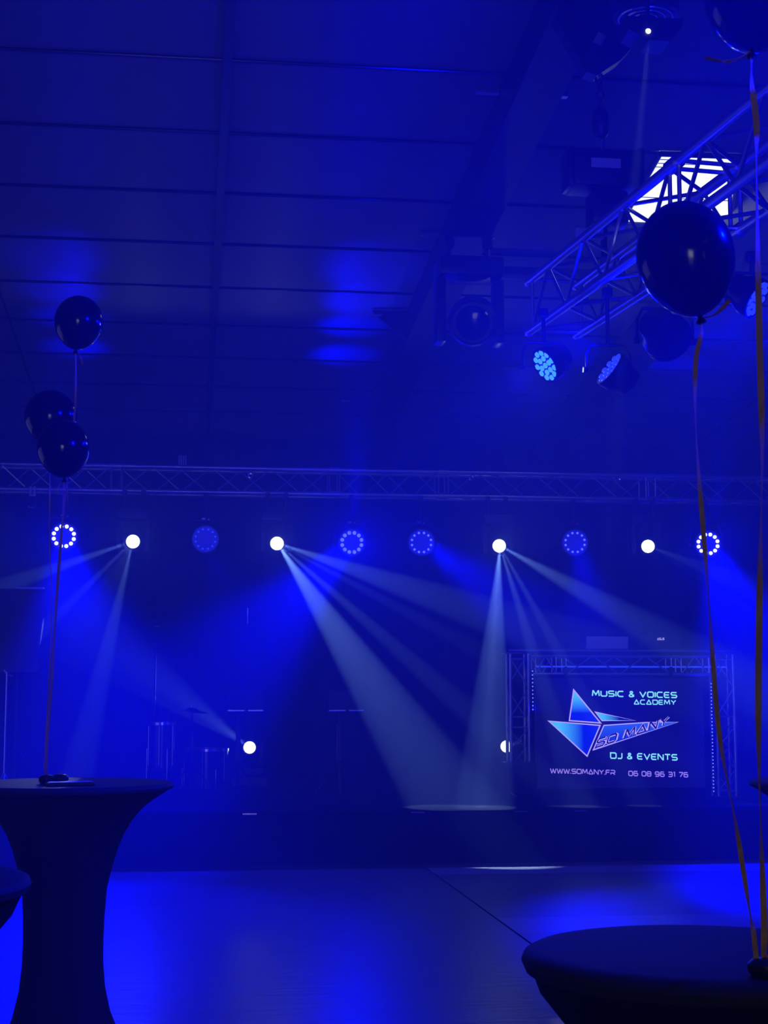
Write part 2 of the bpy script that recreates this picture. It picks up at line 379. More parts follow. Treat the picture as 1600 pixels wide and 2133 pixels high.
def moving_head(loc, target, top, label, lit=True, scale=1.0, group='white moving-head beams on the stage truss', floor=False):
    loc = Vector(loc); t = thing('moving_head', loc, label, 'stage lamp', group); t.scale = (scale,)*3
    sgn = -1 if floor else 1
    ba = link('base', MOV.base, t); ba.location = (0, 0.10, 0.27*sgn)
    for sx in (-1, 1):
        a = link('yoke_arm', MOV.arm, t); a.location = (sx*0.135, 0.10, 0.20*sgn if not floor else -0.20)
        if floor: a.rotation_euler = (pi, 0, 0)
    h = link('head', MOV.head, t); h.rotation_mode = 'QUATERNION'; h.rotation_quaternion = aim(loc, target)
    if not lit: h.scale = (1.18, 1.0, 1.18)
    link('lens', MOV.lens if lit else MOV.lens_off, h)
    if not floor:
        dz = (top-loc.z)/scale
        for sx in (-1, 1):
            MB().tube([(sx*0.09, 0.10, 0.30), (sx*0.09, 0.10, dz-0.03)], 0.012, 6).build('drop_arm', M_blackm, t)
            MB().rbox((sx*0.09, 0.10, dz-0.015), (0.045, 0.05, 0.06), 0.008).build('hook_clamp', M_blackm, t)
    return t

LY = TY-0.20                      # lamps hang just in front of the truss centre
TB = TZ-0.1225-0.02
cfg = [ # px, py, target px, py, target Y, led kind, disc, label
    (133, 1117, 230, 1500, 8.0, 'w', 'lit', 'bright ring LED lamp at the far left of the truss, behind balloon ribbons'),
    (428, 1123, 520, 1500, 9.0, PAR.led_t, 'dim', 'dim plain blue lamp between the two left white beam lamps'),
    (733, 1130, 640, 1500, 9.0, PAR.led_s if False else 'b', 'lit', 'ring LED lamp right of the second white lamp, beam down to the left'),
    (878, 1130, 1000, 1350, 9.0, PAR.led_s, 'lit', 'ring LED lamp left of the third white lamp, faint beam to the right'),
    (1198, 1130, 1198, 1500, 9.0, PAR.led_s, 'lit', 'ring LED lamp above the booth laptops, between the two right white lamps'),
    (1475, 1133, 1560, 1500, 9.0, 'w', 'lit', 'bright ring LED lamp at the right end, crossed by a copper ribbon')]
pars = []
for px_, py_, tx, ty, tY, leds, disc, lab in cfg:
    p = at(px_, py_, LY-0.06); t, q_ = led_par(p, at(px_+(tx-px_)*0.10, 1200, 3.0), TB, lab, leds, disc); pars.append(p)
heads = []
for px_, py_, tx, ty, lab in [
    (277, 1128, 200, 1300, 'lit white moving-head lamp nearest the left balloons, beam fanning down left'),
    (577, 1132, 700, 1400, 'lit white moving-head lamp, second from left, with the long beam to the dance floor'),
    (1040, 1137, 1060, 1500, 'lit white moving-head lamp above the left end of the booth'),
    (1350, 1138, 1470, 1190, 'small lit white moving-head lamp over the right half of the booth')]:
    p = at(px_, py_, LY-0.08); moving_head(p, at(px_+(tx-px_)*0.12, 1160, 4.0), TB, lab); heads.append(p)
fp1 = at(520, 1557, 17.0); h5 = moving_head(fp1, at(515, 1500, 8.0), 0, 'lit moving-head lamp low on the stage behind the music stand', floor=True, group='white moving-head lamps standing on the stage')
fp2 = at(1055, 1555, 17.0); h6 = moving_head(fp2, at(1250, 1500, 12.0), 0, 'lit moving-head lamp low on the stage peeping out left of the booth', floor=True, group='white moving-head lamps standing on the stage')
for h_, p in ((h5, fp1), (h6, fp2)):     # flight case under each
    MB().rbox((0, 0.10, -(p.z-0.315-SZ)/2-0.315), (0.42, 0.34, p.z-0.315-SZ), 0.02).build('plinth', M_blackp, h_)

# --- light of the stage lamps
def beam(p, tx, ty, Y, deg, power, blend=0.5, col=BEAM, name='beam', r=0.012, off=0.025):
    if Y is None:                  # aim so that the beam would land on the floor just before the stage
        Y = 14.2
        for _ in range(6): Y = p.y-(p.y-LAND)*(p.z-at(tx, ty, Y).z)/p.z
    tgt = at(tx, ty, Y); d = (tgt-p).normalized(); return spot(name, p+Vector((0, -0.03, 0))+d*off, tgt, deg, power, col, blend, r)
LAND = 13.35
H1, H2, H3, H4 = heads
BW = 35.0
# first head: fan to the left
beam(H1, 90, 1192, None, 9, 40*BW); beam(H1, 200, 1203, None, 7, 20*BW); beam(H1, 236, 1300, None, 8, 34*BW)
# second head
beam(H2, 790, 1450, None, 15, 95*BW, 0.35); beam(H2, 900, 1415, None, 6, 60*BW); beam(H2, 950, 1330, None, 5, 30*BW); beam(H2, 950, 1258, None, 11, 62*BW, 0.35)
# third head
beam(H3, 1020, 1500, None, 12, 75*BW, 0.35); beam(H3, 1030, 1300, None, 4, 70*BW, 0.8); beam(H3, 1108, 1350, None, 7, 45*BW); beam(H3, 1160, 1350, None, 6, 40*BW); beam(H3, 1250, 1253, None, 13, 60*BW, 0.6)
# fourth head
beam(H4, 1470, 1158, None, 3, 12*BW); beam(H4, 1480, 1218, None, 3, 16*BW); beam(H4, 1480, 1188, None, 15, 7*BW)
# low lamps
beam(fp1, 330, 1370, 16.5, 4, 16*BW); beam(fp1, 345, 1467, 16.5, 5, 20*BW); beam(fp1, 335, 1420, 16.5, 16, 14*BW)
beam(fp2, 1110, 1535, 16.8, 14, 8*BW)
# soft spill of every white lamp into the haze around it and up to the lining
for p, e in ((H1, 3), (H2, 3.5), (H3, 4), (H4, 0.6)):
    spot('lamp_spill', p+Vector((0, -0.12, 0.0)), p+Vector((0, -3, 0.3)), 170, e, WHITE, 0.3, 0.05)
BB = 1.6
def wash(p, tx, ty, Y, deg, power, blend=1.0):
    tgt = at(tx, ty, Y); d = (tgt-p).normalized(); return spot('blue_wash', p+d*0.05+Vector((0, -0.06, 0)), tgt, deg, power*BB, BLUE, blend, 0.08)
wash(pars[0], 235, 1800, 11.0, 37, 2200, 0.8)
wash(pars[1], 560, 1500, 13, 36, 100)
wash(pars[2], 470, 1400, 14.0, 44, 2600, 0.8)
wash(pars[3], 1110, 1290, 13.6, 30, 1400, 0.8)
wash(pars[4], 1380, 1940, 9.8, 24, 800)
wash(pars[5], 1620, 1500, 13.3, 46, 2600, 0.7)
for p, e in zip(pars, (120, 3, 190, 12, 8, 120)):
    spot('blue_spill', p+Vector((0, -0.10, 0.0)), p+Vector((0, -3, -1.6)), 150, e*0.85*BB, BLUE, 0.5, 0.08)
    if e > 50:                      # added upward fill spots beside the housing, brightening the lining above
        for l0, ycs in ((p+Vector((0, -0.20, 0.15)), (13.4, 14.2, 14.95)), (p+Vector((0, 0.46, 0.12)), (15.9,))):
            for yc in ycs: spot('blue_lining_fill', l0, Vector((p.x, yc, zc(yc))), 26, e*1.4*BB, BLUE, 1.0, 0.05)
# one beam of the first head falls on the left table
spot('beam', H1+Vector((0, -0.15, -0.02)), Vector((-0.66, 6.0, 1.10)), 3.2, 120, WHITE, 0.3, 0.02)

# --- lamps on the corner truss
sdr = rdir.cross(Vector((0, 0, 1)))
RBZ = RT-0.145-0.02
def face(p, toward, right, down): return p+(-_fw*toward+(_rt*right-_up*down)*sqrt(max(0, 1-toward*toward)))*3
c1, c2, c3 = at(1137, 761, 7.75), at(1272, 768, 7.3), at(1575, 622, 6.6)
cp = [(c1, face(c1, 0.44, -0.86, 0.51), 'round lamp with blue-lit honeycomb lenses hanging under the end of the overhead truss', 'c'),
      (c2, face(c2, 0.20, -0.82, -0.57), 'blue lamp seen nearly edge-on under the overhead truss left of the large balloon', 'd'),
      (c3, face(c3, 0.48, 0.83, 0.55), 'blue lamp at the right picture edge, half hidden by the large balloon', 'd')]
for p, tg, lab, k in cp:
    led_par(p, tg, RBZ, lab, k, 'lit', ring=False, group='LED lamps under the overhead truss', size=0.68)
    spot('blue_spill', p+(tg-p).normalized()*0.12, tg, 172, (22 if k == 'c' else 25)*BB, BLUE, 0.3, 0.06)
spot('blue_wash', c1+(cp[0][1]-c1)*0.04, Vector((-2.5, 11.0, 0.5)), 70, 70*BB, BLUE, 1.0, 0.06)
spot('blue_wash', c2+(cp[1][1]-c2)*0.04, cp[1][1], 110, 120*BB, BLUE, 1.0, 0.06)
spot('blue_wash', c3+(cp[2][1]-c3)*0.04, Vector((-2.5, 6.5, 0.0)), 90, 160*BB, BLUE, 1.0, 0.06)
spot('lamp_spill', c1+Vector((-0.06, -0.12, -0.06)), c1+Vector((-0.5, -2, -2)), 150, 1.5, WHITE, 0.5, 0.05)
# added unseen lamp on the truss above the view, fills the near haze with blue
n1 = r0+rdir*5.4+Vector((0, 0, -0.42))
led_par(n1, n1+Vector((-3, 1.5, 0.3)), RBZ, 'added unseen blue fill lamp on the overhead truss nearer the viewer than the others', 'd', 'lit', ring=False, group='LED lamps under the overhead truss', size=0.68)
spot('blue_wash', n1+Vector((-0.14, 0.02, -0.02)), n1+Vector((-2, 1.5, 0.2)), 158, 620*BB, BLUE, 0.8, 0.06)
dp = at(1392, 706, 7.1)
led_par(dp, dp+Vector((1.0, 1.2, -0.5)), RBZ, 'unlit black lamp hanging just below the large balloon', PAR.led_t, 'off', group='LED lamps under the overhead truss', size=0.85)

# chain hoist
HO = Vector((2.21, 8.30, 0)); HO.x = at(1256, 360, 8.3).x
def hz(py): return at(1256, py, 8.3).z
ho = thing('chain_hoist', (HO.x, 8.3, hz(400)), 'black electric chain hoist with a pale label plate above the truss end', 'hoist')
zb = hz(362)-hz(400)
MB().rbox((0, 0, zb), (0.40, 0.24, hz(325)-hz(400)), 0.025).build('motor', M_blackm, ho, True)
MB().rbox((-0.20, 0, zb+0.01), (0.05, 0.20, 0.23), 0.02).build('end_cap', M_blackp, ho, True)
MB().rbox((0.20, 0, zb+0.02), (0.04, 0.20, 0.22), 0.015).build('end_cap', M_blackp, ho, True)
MB().box((-0.015, -0.123, zb+0.02), (0.17, 0.006, 0.055)).build('label_plate', M_pale, ho)
zt = hz(325)-hz(400)
MB().tube([(0, 0, zt-0.01), (0, 0, zt+0.10)], 0.012, 8).build('load_chain', M_steel, ho)
MB().lathe([(0.02, zt+0.10), (0.045, zt+0.13), (0.05, zt+0.20), (0.045, zt+0.26), (0.02, zt+0.29)], 14, Matrix.Translation((-0.01, 0, 0))).build('hook_block', M_blackm, ho, True)
for k in range(5):
    z0 = zt+0.31+0.05*k
    pts = [(-0.01+0.022*cos(2*pi*i/10)*(1 if k % 2 else 0), 0.022*cos(2*pi*i/10)*(0 if k % 2 else 1), z0+0.032*sin(2*pi*i/10)) for i in range(11)]
    MB().tube(pts, 0.008, 6, False).build('chain_link', M_blackm, ho)
top = zc(8.3)-0.30-hz(400)
MB().tube([(-0.01, 0, zt+0.55), (-0.01, 0, top)], 0.014, 8).build('hanger', M_blackm, ho)
MB().prism([(-0.26, 0), (0.24, 0), (0.26, -0.16), (0.10, -0.34), (-0.04, -0.44), (-0.10, -0.42), (-0.28, -0.10)], -0.05, 0.05, lambda u, v, w_: (u-0.0, w_, top+0.02+v)).build('hanger_plate', M_blackm, ho)
MB().box((-0.02, -0.053, top-0.20), (0.05, 0.004, 0.07), Matrix.Rotation(0.5, 3, 'Y')).build('plate_sticker', M_pale, ho)
MB().rbox((0.02, 0, -0.11), (0.22, 0.18, 0.20), 0.03).build('chain_bag', M_blackp, ho, True)
MB().tube([(0.0, 0, -0.20), (0.0, 0.0, RT+0.16-hz(400))], 0.02, 8).build('lower_hook', M_blackm, ho)
tg = at(1228, 487, 8.26)-ho.location
MB().box(tg, (0.16, 0.02, 0.06)).build('adapter_plate', M_pale, ho)

# big unlit moving head under the rafter
BP = at(985, 672, 11.7)
moving_head(BP, at(985, 900, 4), zc(11.7)-0.30, 'big unlit black moving-head lamp hanging under the thick rafter', lit=False, scale=1.75, group='unlit lamps under the roof')
# fan and emergency light beside the hoist hanger
fn = at(1345, 35, 7.4)
fan = thing('ceiling_fan', (fn.x, fn.y, fn.z), 'round caged ventilator under the rafter at the top edge', 'fan')
MB().lathe([(0.17, 0.0), (0.175, 0.02), (0.175, 0.08), (0.16, 0.10)], 28).build('housing', M_blackm, fan, True)
for rr in (0.06, 0.10, 0.14):
    MB().tube([(rr*cos(2*pi*k/24), rr*sin(2*pi*k/24), -0.008) for k in range(25)], 0.006, 6, False).build('guard_ring', M_alu, fan)
MB().lathe([(0.045, -0.02), (0.05, 0.0)], 16).build('hub', M_blackp, fan)
MB().tube([(0, 0, 0.09), (0, 0, zc(fn.y)-fn.z)], 0.03, 8).build('drop_rod', M_blackm, fan)
el = at(1350, 78, 7.15)
em = thing('emergency_light', (el.x, el.y, el.z), 'black wedge floodlight with one bright white point, under the ventilator', 'floodlight')
MB().prism([(-0.14, 0.07), (0.16, 0.07), (0.15, 0.02), (0.09, -0.05), (-0.02, -0.05), (-0.12, 0.0)], -0.08, 0.08, lambda u, v, w_: (u, w_, v)).build('housing', M_blackp, em)
MB().lathe([(0.014, 0.0), (0.010, -0.008)], 10, Matrix.Translation((-0.024, -0.083, -0.005)) @ Matrix.Rotation(pi/2, 4, 'X') @ Matrix.Scale(-1, 4, (0, 0, 1))).build('led', M_lens_on, em)
MB().tube([(0, 0, 0.07), (0.0, 0.0, zc(el.y)-el.z)], 0.012, 8).build('drop_rod', M_blackm, em)
spot('floodlight_beam', el+Vector((-0.03, -0.10, -0.07)), atz(1150, 2128, 0.0), 5, 330, (0.8, 0.9, 1.0), 0.8, 0.012)
# small batten on the far rafter
bt = at(868, 731, 15.6)
tb = thing('light_batten', (bt.x, bt.y, bt.z), 'short slim batten with two blue glints on the thick rafter', 'batten')
MB().rbox((0, 0, 0), (0.33, 0.08, 0.035), 0.012).build('housing', M_blackp, tb, True)
for sx in (-0.11, 0.10): MB().rbox((sx, -0.02, 0.02), (0.085, 0.05, 0.012), 0.004).build('lamp_tube', M_steel, tb, True)
MB().tube([(0.03, 0, 0.02), (0.03, 0, zc(bt.y)-bt.z)], 0.012, 6).build('hanger', M_blackm, tb)

# little things on the stage truss
p = at(380, 960, TY-0.02)
pb = thing('power_box', (p.x, p.y, TZ+0.145), 'small pale striped power box standing on top of the stage truss', 'power box')
MB().box((0, 0, 0.055), (0.085, 0.06, 0.11)).build('case', M_blackm, pb)
for k in (-0.03, -0.01, 0.012, 0.034): MB().box((k, -0.032, 0.055), (0.011, 0.006, 0.10)).build('strip', M_pale, pb)
p = at(68, 1022, TY-0.16)
hk = thing('spare_clamp', (p.x, p.y, p.z), 'pale hook clamp with a hanging loop on the left of the stage truss', 'clamp')
for xx_ in (-0.02, 0.02): MB().box((xx_, 0, 0), (0.02, 0.04, 0.08)).build('jaw', M_pale, hk)
MB().box((0, 0, -0.047), (0.06, 0.04, 0.014)).build('bridge', M_pale, hk)
MB().tube([(0.03, 0, -0.05), (0.032, 0, -0.15), (0.02, 0, -0.165), (-0.03, 0, -0.165), (-0.035, 0, -0.15)], 0.006, 6).build('loop', M_steel, hk)
for px_, py_, lab in ((522, 991, 'tiny green-white glinting shackle on the truss above the second white lamp'), (982, 996, 'tiny green-white glinting shackle on the truss near the middle'), (1287, 1000, 'tiny green-white glinting shackle on the truss above the booth')):
    p = at(px_, py_, TY-0.15)
    sh = thing('truss_shackle', p, lab, 'shackle', 'shackles on the stage truss')
    MB().tube([(0.022*cos(2*pi*k/12), 0, 0.022*sin(2*pi*k/12)) for k in range(13)], 0.009, 6, False).build('bow', M_steel, sh, True)
    MB().tube([(-0.03, 0, 0.02), (0.03, 0, 0.02)], 0.008, 6).build('pin', M_steel, sh, True)

# ------------------------------------------------------------------ booth
BY = 14.7
def bp(x, y): return at(x, y, BY)
b0, b1 = bp(1072, 1365), bp(1521, 1365)
BL, BR = bp(1060, 1400).x, bp(1533, 1400).x
BT = bp(1290, 1362).z; TS = 0.22
booth = thing('dj_booth', ((BL+BR)/2, BY, SZ), 'booth framed by grey box trusses with LED strips, right of centre on stage', 'booth')
h = TS/2
for xs in (BL+h, BR-h):
    add_truss(booth, (xs, BY+h, SZ+0.01), (xs, BY+h, BT-0.0), TS-0.04, (0, 1, 0), 0.24, 0.017, 0.007, (0.72,))
    part(MB().box((xs, BY+h, SZ+0.006), (0.30, 0.30, 0.012)), 'base_plate', M_steel, booth)
add_truss(booth, (BL+TS, BY+h, BT-h), (BR-TS, BY+h, BT-h), TS-0.04, (0, 0, 1), 0.24, 0.017, 0.007, (bp(1170, 1380).x-BL-TS, bp(1410, 1380).x-BL-TS))
part(MB().rbox(((BL+BR)/2, BY+0.30, BT+0.03), (BR-BL+0.02, 0.66, 0.035), 0.006), 'worktop', M_blackp, booth)
part(MB().box(((BL+BR)/2, BY-0.034, BT+0.03), (BR-BL+0.02, 0.006, 0.012)), 'worktop_edge', M_alu, booth)
part(MB().box(((BL+BR)/2, BY+0.60, (SZ+BT)/2), (BR-BL-0.5, 0.02, BT-SZ-0.25)), 'back_cloth', M_drape, booth)
# LED tape, one bead each
beadme = MB().rbox((0, 0, 0), (0.012, 0.006, 0.012), 0.003).mesh('led_bead', lamp_mat('tape_led', (0.10, 0.16, 1.0), 1.6))
tx_ = bp(1482, 1500).x
tape = part(MB().box((tx_, BY-0.012, (bp(1482, 1420).z+bp(1482, 1652).z)/2), (0.016, 0.004, bp(1482, 1420).z-bp(1482, 1652).z)), 'led_tape', M_blackp, booth)
def bead(x, z, par):
    o = link('led_bead', beadme, par); o.matrix_parent_inverse = tape.matrix_parent_inverse.copy(); o.location = (x, BY-0.017, z); return o
for k in range(32):
    o = link('led_bead', beadme, tape); o.location = (tx_, BY-0.017, bp(1482, 1424+(1648-1424)*k/31).z)
tx2 = bp(1109, 1440).x
tape2 = part(MB().box((tx2, BY-0.012, (bp(1109, 1395).z+bp(1109, 1480).z)/2), (0.016, 0.004, bp(1109, 1395).z-bp(1109, 1480).z)), 'led_tape', M_blackp, booth)
for k in range(11):
    o = link('led_bead', beadme, tape2); o.location = (tx2, BY-0.017, bp(1109, 1398+8*k).z)
# horizontal blue glow tube inside the top truss
part(MB().tube([(bp(1120, 1388).x, BY+0.11, bp(1120, 1388).z), (bp(1520, 1388).x, BY+0.11, bp(1120, 1388).z)], 0.008, 8), 'neon_tube', lamp_mat('neon_blue', (0.02, 0.05, 1.0), 0.8), booth)
spot('booth_tape_light', Vector((tx_, BY-0.05, 1.1)), Vector((tx_-0.5, BY+0.1, 1.5)), 160, 6.0, BLUE, 1, 0.05)
spot('booth_tape_light', Vector((tx2, BY-0.05, 1.3)), Vector((tx2+0.4, BY+0.2, 1.7)), 160, 6.0, BLUE, 1, 0.05)

# screen with lettering
SCY = BY-0.05
def sp(x, y): return at(x, y, SCY)
s0, s1 = sp(1114, 1412), sp(1470, 1640)
sx0, sx1, sz0, sz1 = s0.x, s1.x, s1.z, s0.z
scr = thing('led_screen', ((sx0+sx1)/2, SCY, sz0), 'dark LED screen on the booth front with a star logo and lettering', 'screen')
M_scr = lamp_mat('screen_dark', (0.004, 0.004, 0.10), 0.35)
part(MB().rbox(((sx0+sx1)/2, SCY+0.015, (sz0+sz1)/2), (sx1-sx0, 0.022, sz1-sz0), 0.004), 'panel', M_scr, scr)
for z_ in (sz1+0.004, sz0-0.004): part(MB().tube([(sx0, SCY, z_), (sx1, SCY, z_)], 0.006, 6), 'frame_rail', M_blackm, scr)
for px_ in (1180, 1400):
    part(MB().box((sp(px_, 1400).x, SCY+0.03, sz1+0.05), (0.03, 0.012, 0.12)), 'hanger', M_blackm, scr)
c = 0.18
G = {
 'M': (1.35, [[(0, 0), (0.12, 1), (0.2, 1), (0.68, .25), (1.15, 1), (1.23, 1), (1.35, 0)]]),
 'U': (1.15, [[(0, 1), (0, c), (c, 0), (1.15-c, 0), (1.15, c), (1.15, 1)]]),
 'S': (1.1, [[(1.08, 1), (c, 1), (0, 1-c), (0, .68), (c*.9, .5), (1.1-c, .5), (1.1, .34), (1.1, c), (1.1-c, 0), (0.02, 0)]]),
 'I': (0.02, [[(0.01, 0), (0.01, 1)]]),
 'C': (1.1, [[(1.1, 1), (.25, 1), (0, .75), (0, .25), (.25, 0), (1.1, 0)]]),
 '&': (0.95, [[(0.95, 0), (.2, .78), (.2, .9), (.3, 1), (.55, 1), (.65, .9), (.65, .75), (.1, .35), (.0, .2), (.15, 0), (.6, 0), (.92, .42)]]),
 'V': (1.2, [[(0, 1), (.6, 0), (1.2, 1)]]),
 'O': (1.15, [[(c, 0), (1.15-c, 0), (1.15, c), (1.15, 1-c), (1.15-c, 1), (c, 1), (0, 1-c), (0, c), (c, 0)]]),
 'E': (1.0, [[(1, 1), (c, 1), (0, 1-c), (0, c), (c, 0), (1, 0)], [(0, .5), (.9, .5)]]),
 'A': (1.25, [[(0, 0), (.62, 1), (1.25, 0)], [(.05, 0.0), (1.2, 0.0)]]),
 'D': (1.15, [[(0, .1), (0, 1), (1.15-c, 1), (1.15, 1-c), (1.15, c), (1.15-c, 0), (0, 0)]]),
 'Y': (1.15, [[(0, 1), (.57, .48), (1.15, 1)], [(.57, .48), (.57, 0)]]),
 'J': (0.85, [[(.85, 1), (.85, c), (.85-c, 0), (0, 0)]]),
 'N': (1.1, [[(0, 0), (0, 1), (.1, 1), (1.0, 0), (1.1, 0), (1.1, 1)]]),
 'T': (1.1, [[(0, 1), (1.1, 1)], [(.55, 1), (.55, 0)]]),
 'W': (1.5, [[(0, 1), (.3, 0), (.4, 0), (.75, .8), (1.1, 0), (1.2, 0), (1.5, 1)]]),
 'R': (1.1, [[(0, 0), (0, .38), (.9, .38), (1.1, .55), (1.1, .85), (.9, 1), (0, 1)], [(.55, .38), (1.1, 0)]]),
 'F': (1.0, [[(1, 1), (c, 1), (0, 1-c), (0, 0)], [(0, .5), (.9, .5)]]),
 '.': (0.06, [[(0.03, -.08), (0.03, .12)]]),
 ' ': (0.45, []),
 '0': (1.05, [[(c, 0), (1.05-c, 0), (1.05, c), (1.05, 1-c), (1.05-c, 1), (c, 1), (0, 1-c), (0, c), (c, 0)]]),
 '6': (1.05, [[(1, 1), (c, 1), (0, 1-c), (0, c), (c, 0), (1.05-c, 0), (1.05, c), (1.05, .45), (1.05-c*.7, .56), (0, .56)]]),
 '8': (1.05, [[(c, 0), (1.05-c, 0), (1.05, c), (1.05, 1-c), (1.05-c, 1), (c, 1), (0, 1-c), (0, c), (c, 0)], [(0, .52), (1.05, .52)]]),
 '9': (1.05, [[(.05, 0), (1.05-c, 0), (1.05, c), (1.05, 1-c), (1.05-c, 1), (c, 1), (0, 1-c), (0, .55), (c*.7, .44), (1.05, .44)]]),
 '3': (1.05, [[(0, 1), (1.05-c, 1), (1.05, 1-c), (1.05, c), (1.05-c, 0), (0, 0)], [(.15, .5), (1.05, .5)]]),
 '1': (0.35, [[(0, 1), (.3, 1), (.3, 0)]]),
 '7': (1.0, [[(0, 1), (1.0, 1), (1.0, .85), (.35, 0)]]),
}
def stroke(mb, pts, wd, fn, y0):
    closed = len(pts) > 2 and (Vector(pts[0])-Vector(pts[-1])).length < 1e-6
    P = [Vector(p) for p in pts]; n = len(P); L = []; Rr = []
    for i in range(n):
        a = P[i]-P[i-1] if i > 0 else (P[0]-P[-2] if closed else P[1]-P[0])
        b = P[i+1]-P[i] if i < n-1 else (P[1]-P[0] if closed else P[-1]-P[-2])
        a.normalize(); b.normalize(); na = Vector((-a.y, a.x)); nb = Vector((-b.y, b.x)); m = na+nb
        m = m/max(m.length_squared, 0.55)*2 if m.length > 1e-4 else na
        m = m*0.5*wd
        ext = Vector((0, 0))
        L.append(P[i]+m); Rr.append(P[i]-m)
    vs = [fn(p.x, p.y, y0) for p in L]+[fn(p.x, p.y, y0) for p in Rr]
    mb.add(vs, [(i, i+1, n+i+1, n+i) for i in range(n-1)])
def text_width(t, gap): return sum(G[ch][0] for ch in t)+gap*(len(t)-1)
def lettering(t, p_left, p_right, capz, m, wd=0.24, gap=0.36, shear=0.0, dy=0.0, name='lettering'):
    # p_left, p_right: baseline ends (world points on the screen plane); capz: cap height
    W = text_width(t, gap)+wd; ux = (p_right-p_left)/W
    upv = Vector((0, 0, capz)) + Vector((ux.x, 0, ux.z))*shear
    x_ = wd/2
    for word in t.split(' '):          # each word its own flat print
        mb = MB()
        for ch in word:
            for s_ in G[ch][1]:
                def fn(u, v, y0, ox=x_):
                    return p_left+ux*(ox+u)+upv*(v*(1-wd)+wd/2)+Vector((0, y0, 0))
                stroke(mb, s_, wd, fn, dy)
            x_ += G[ch][0]+gap
        part(mb, name, m, scr)
        x_ += G[' '][0]+gap
M_tx_c = lamp_mat('print_cyan', (0.22, 0.75, 1.0), 1.0)
M_tx_p = lamp_mat('print_violet', (0.30, 0.22, 1.0), 0.85)
M_tx_o = lamp_mat('print_outline', (0.42, 0.36, 1.0), 0.95)
M_tx_k = lamp_mat('print_navy', (0.006, 0.004, 0.16), 0.5)
PXZ = (sp(1300, 1500).z-sp(1300, 1501).z)
lettering('MUSIC & VOICES', sp(1233, 1451), sp(1411, 1455), 14*PXZ, M_tx_c)
lettering('ACADEMY', sp(1320, 1468), sp(1409, 1469), 11.5*PXZ, M_tx_c)
lettering('DJ & EVENTS', sp(1271, 1581), sp(1412, 1585), 14.5*PXZ, M_tx_c)
lettering('WWW.SOMANY.FR', sp(1146, 1611), sp(1282, 1615), 11.5*PXZ, M_tx_p, gap=0.30)
lettering('06 08 96 31 76', sp(1309, 1617), sp(1434, 1620), 12*PXZ, M_tx_p, gap=0.36)
def grad_mat(name, c0, c1, vec, a, b, strength=1.0):       # picture content of the screen: gradient fill
    m = bpy.data.materials.new(name); m.use_nodes = True; nt = m.node_tree; bs = nt.nodes['Principled BSDF']
    bs.inputs['Base Color'].default_value = (0.01, 0.01, 0.02, 1)
    tc = nt.nodes.new('ShaderNodeTexCoord'); dt = nt.nodes.new('ShaderNodeVectorMath'); dt.operation = 'DOT_PRODUCT'; dt.inputs[1].default_value = vec
    mr = nt.nodes.new('ShaderNodeMapRange'); mr.inputs['From Min'].default_value = a; mr.inputs['From Max'].default_value = b
    rp = nt.nodes.new('ShaderNodeValToRGB'); rp.color_ramp.elements[0].color = (*c0, 1); rp.color_ramp.elements[1].color = (*c1, 1)
    nt.links.new(tc.outputs['Object'], dt.inputs[0]); nt.links.new(dt.outputs['Value'], mr.inputs['Value']); nt.links.new(mr.outputs[0], rp.inputs[0])
    nt.links.new(rp.outputs[0], bs.inputs['Emission Color']); bs.inputs['Emission Strength'].default_value = strength
    m.cycles.emission_sampling = 'NONE'; return m
def poly2(pts, m, name, dy):
    o = part(MB().add([sp(*p)+Vector((0, dy, 0)) for p in pts], [tuple(range(len(pts)))]), name, m, scr); return o
def outline(pts, wpx, m, dy):
    mb = MB(); P = [sp(*p) for p in pts]; P2 = [(p.x, p.z) for p in P]+[(P[0].x, P[0].z)]
    stroke(mb, P2, wpx*PXZ, lambda u, v, y0: Vector((u, SCY+y0, v)), dy); return part(mb, 'logo_outline', m, scr)
CY = (0.06, 0.45, 1.0); BLc = (0.0, 0.01, 0.75)
T1 = [(1195, 1437), (1186, 1501), (1251, 1506)]; T2 = [(1143, 1502), (1250, 1511), (1223, 1575)]
T3 = [(1240, 1483), (1324, 1501), (1254, 1501)]; T4 = [(1258, 1511), (1345, 1505), (1413, 1504), (1236, 1562)]
zz = lambda y: sp(1250, y).z
xx = lambda x: sp(x, 1500).x
poly2(T1, grad_mat('logo_fill_top', BLc, CY, (0, 0, 1), zz(1485), zz(1450)), 'logo_blade', -0.002); outline(T1, 2.6, M_tx_o, -0.004)
poly2(T2, grad_mat('logo_fill_left', CY, BLc, (1, 0, 0), xx(1165), xx(1215)), 'logo_blade', -0.002); outline(T2, 2.6, M_tx_o, -0.004)
poly2(T3, grad_mat('logo_fill_right', CY, (0, 0.005, 0.2), (1, 0, 0), xx(1255), xx(1290)), 'logo_blade', -0.002); outline(T3, 2.2, M_tx_o, -0.004)
poly2(T4, grad_mat('logo_fill_wing', (0.0, 0.005, 0.55), (0.02, 0.10, 0.8), (0, 0, 1), zz(1550), zz(1505)), 'logo_blade', -0.002); outline(T4, 2.2, M_tx_o, -0.004)
lettering('SO MANY', sp(1238, 1561), sp(1392, 1511), 21*PXZ, M_tx_o, wd=0.36, gap=0.26, shear=0.35, dy=-0.006)
lettering('SO MANY', sp(1238, 1561), sp(1392, 1511), 21*PXZ, M_tx_k, wd=0.20, gap=0.42, shear=0.35, dy=-0.008) if False else lettering('SO MANY', sp(1239.6, 1558.8), sp(1390.6, 1510.0), 18.4*PXZ, M_tx_k, wd=0.19, gap=0.425, shear=0.35, dy=-0.008)

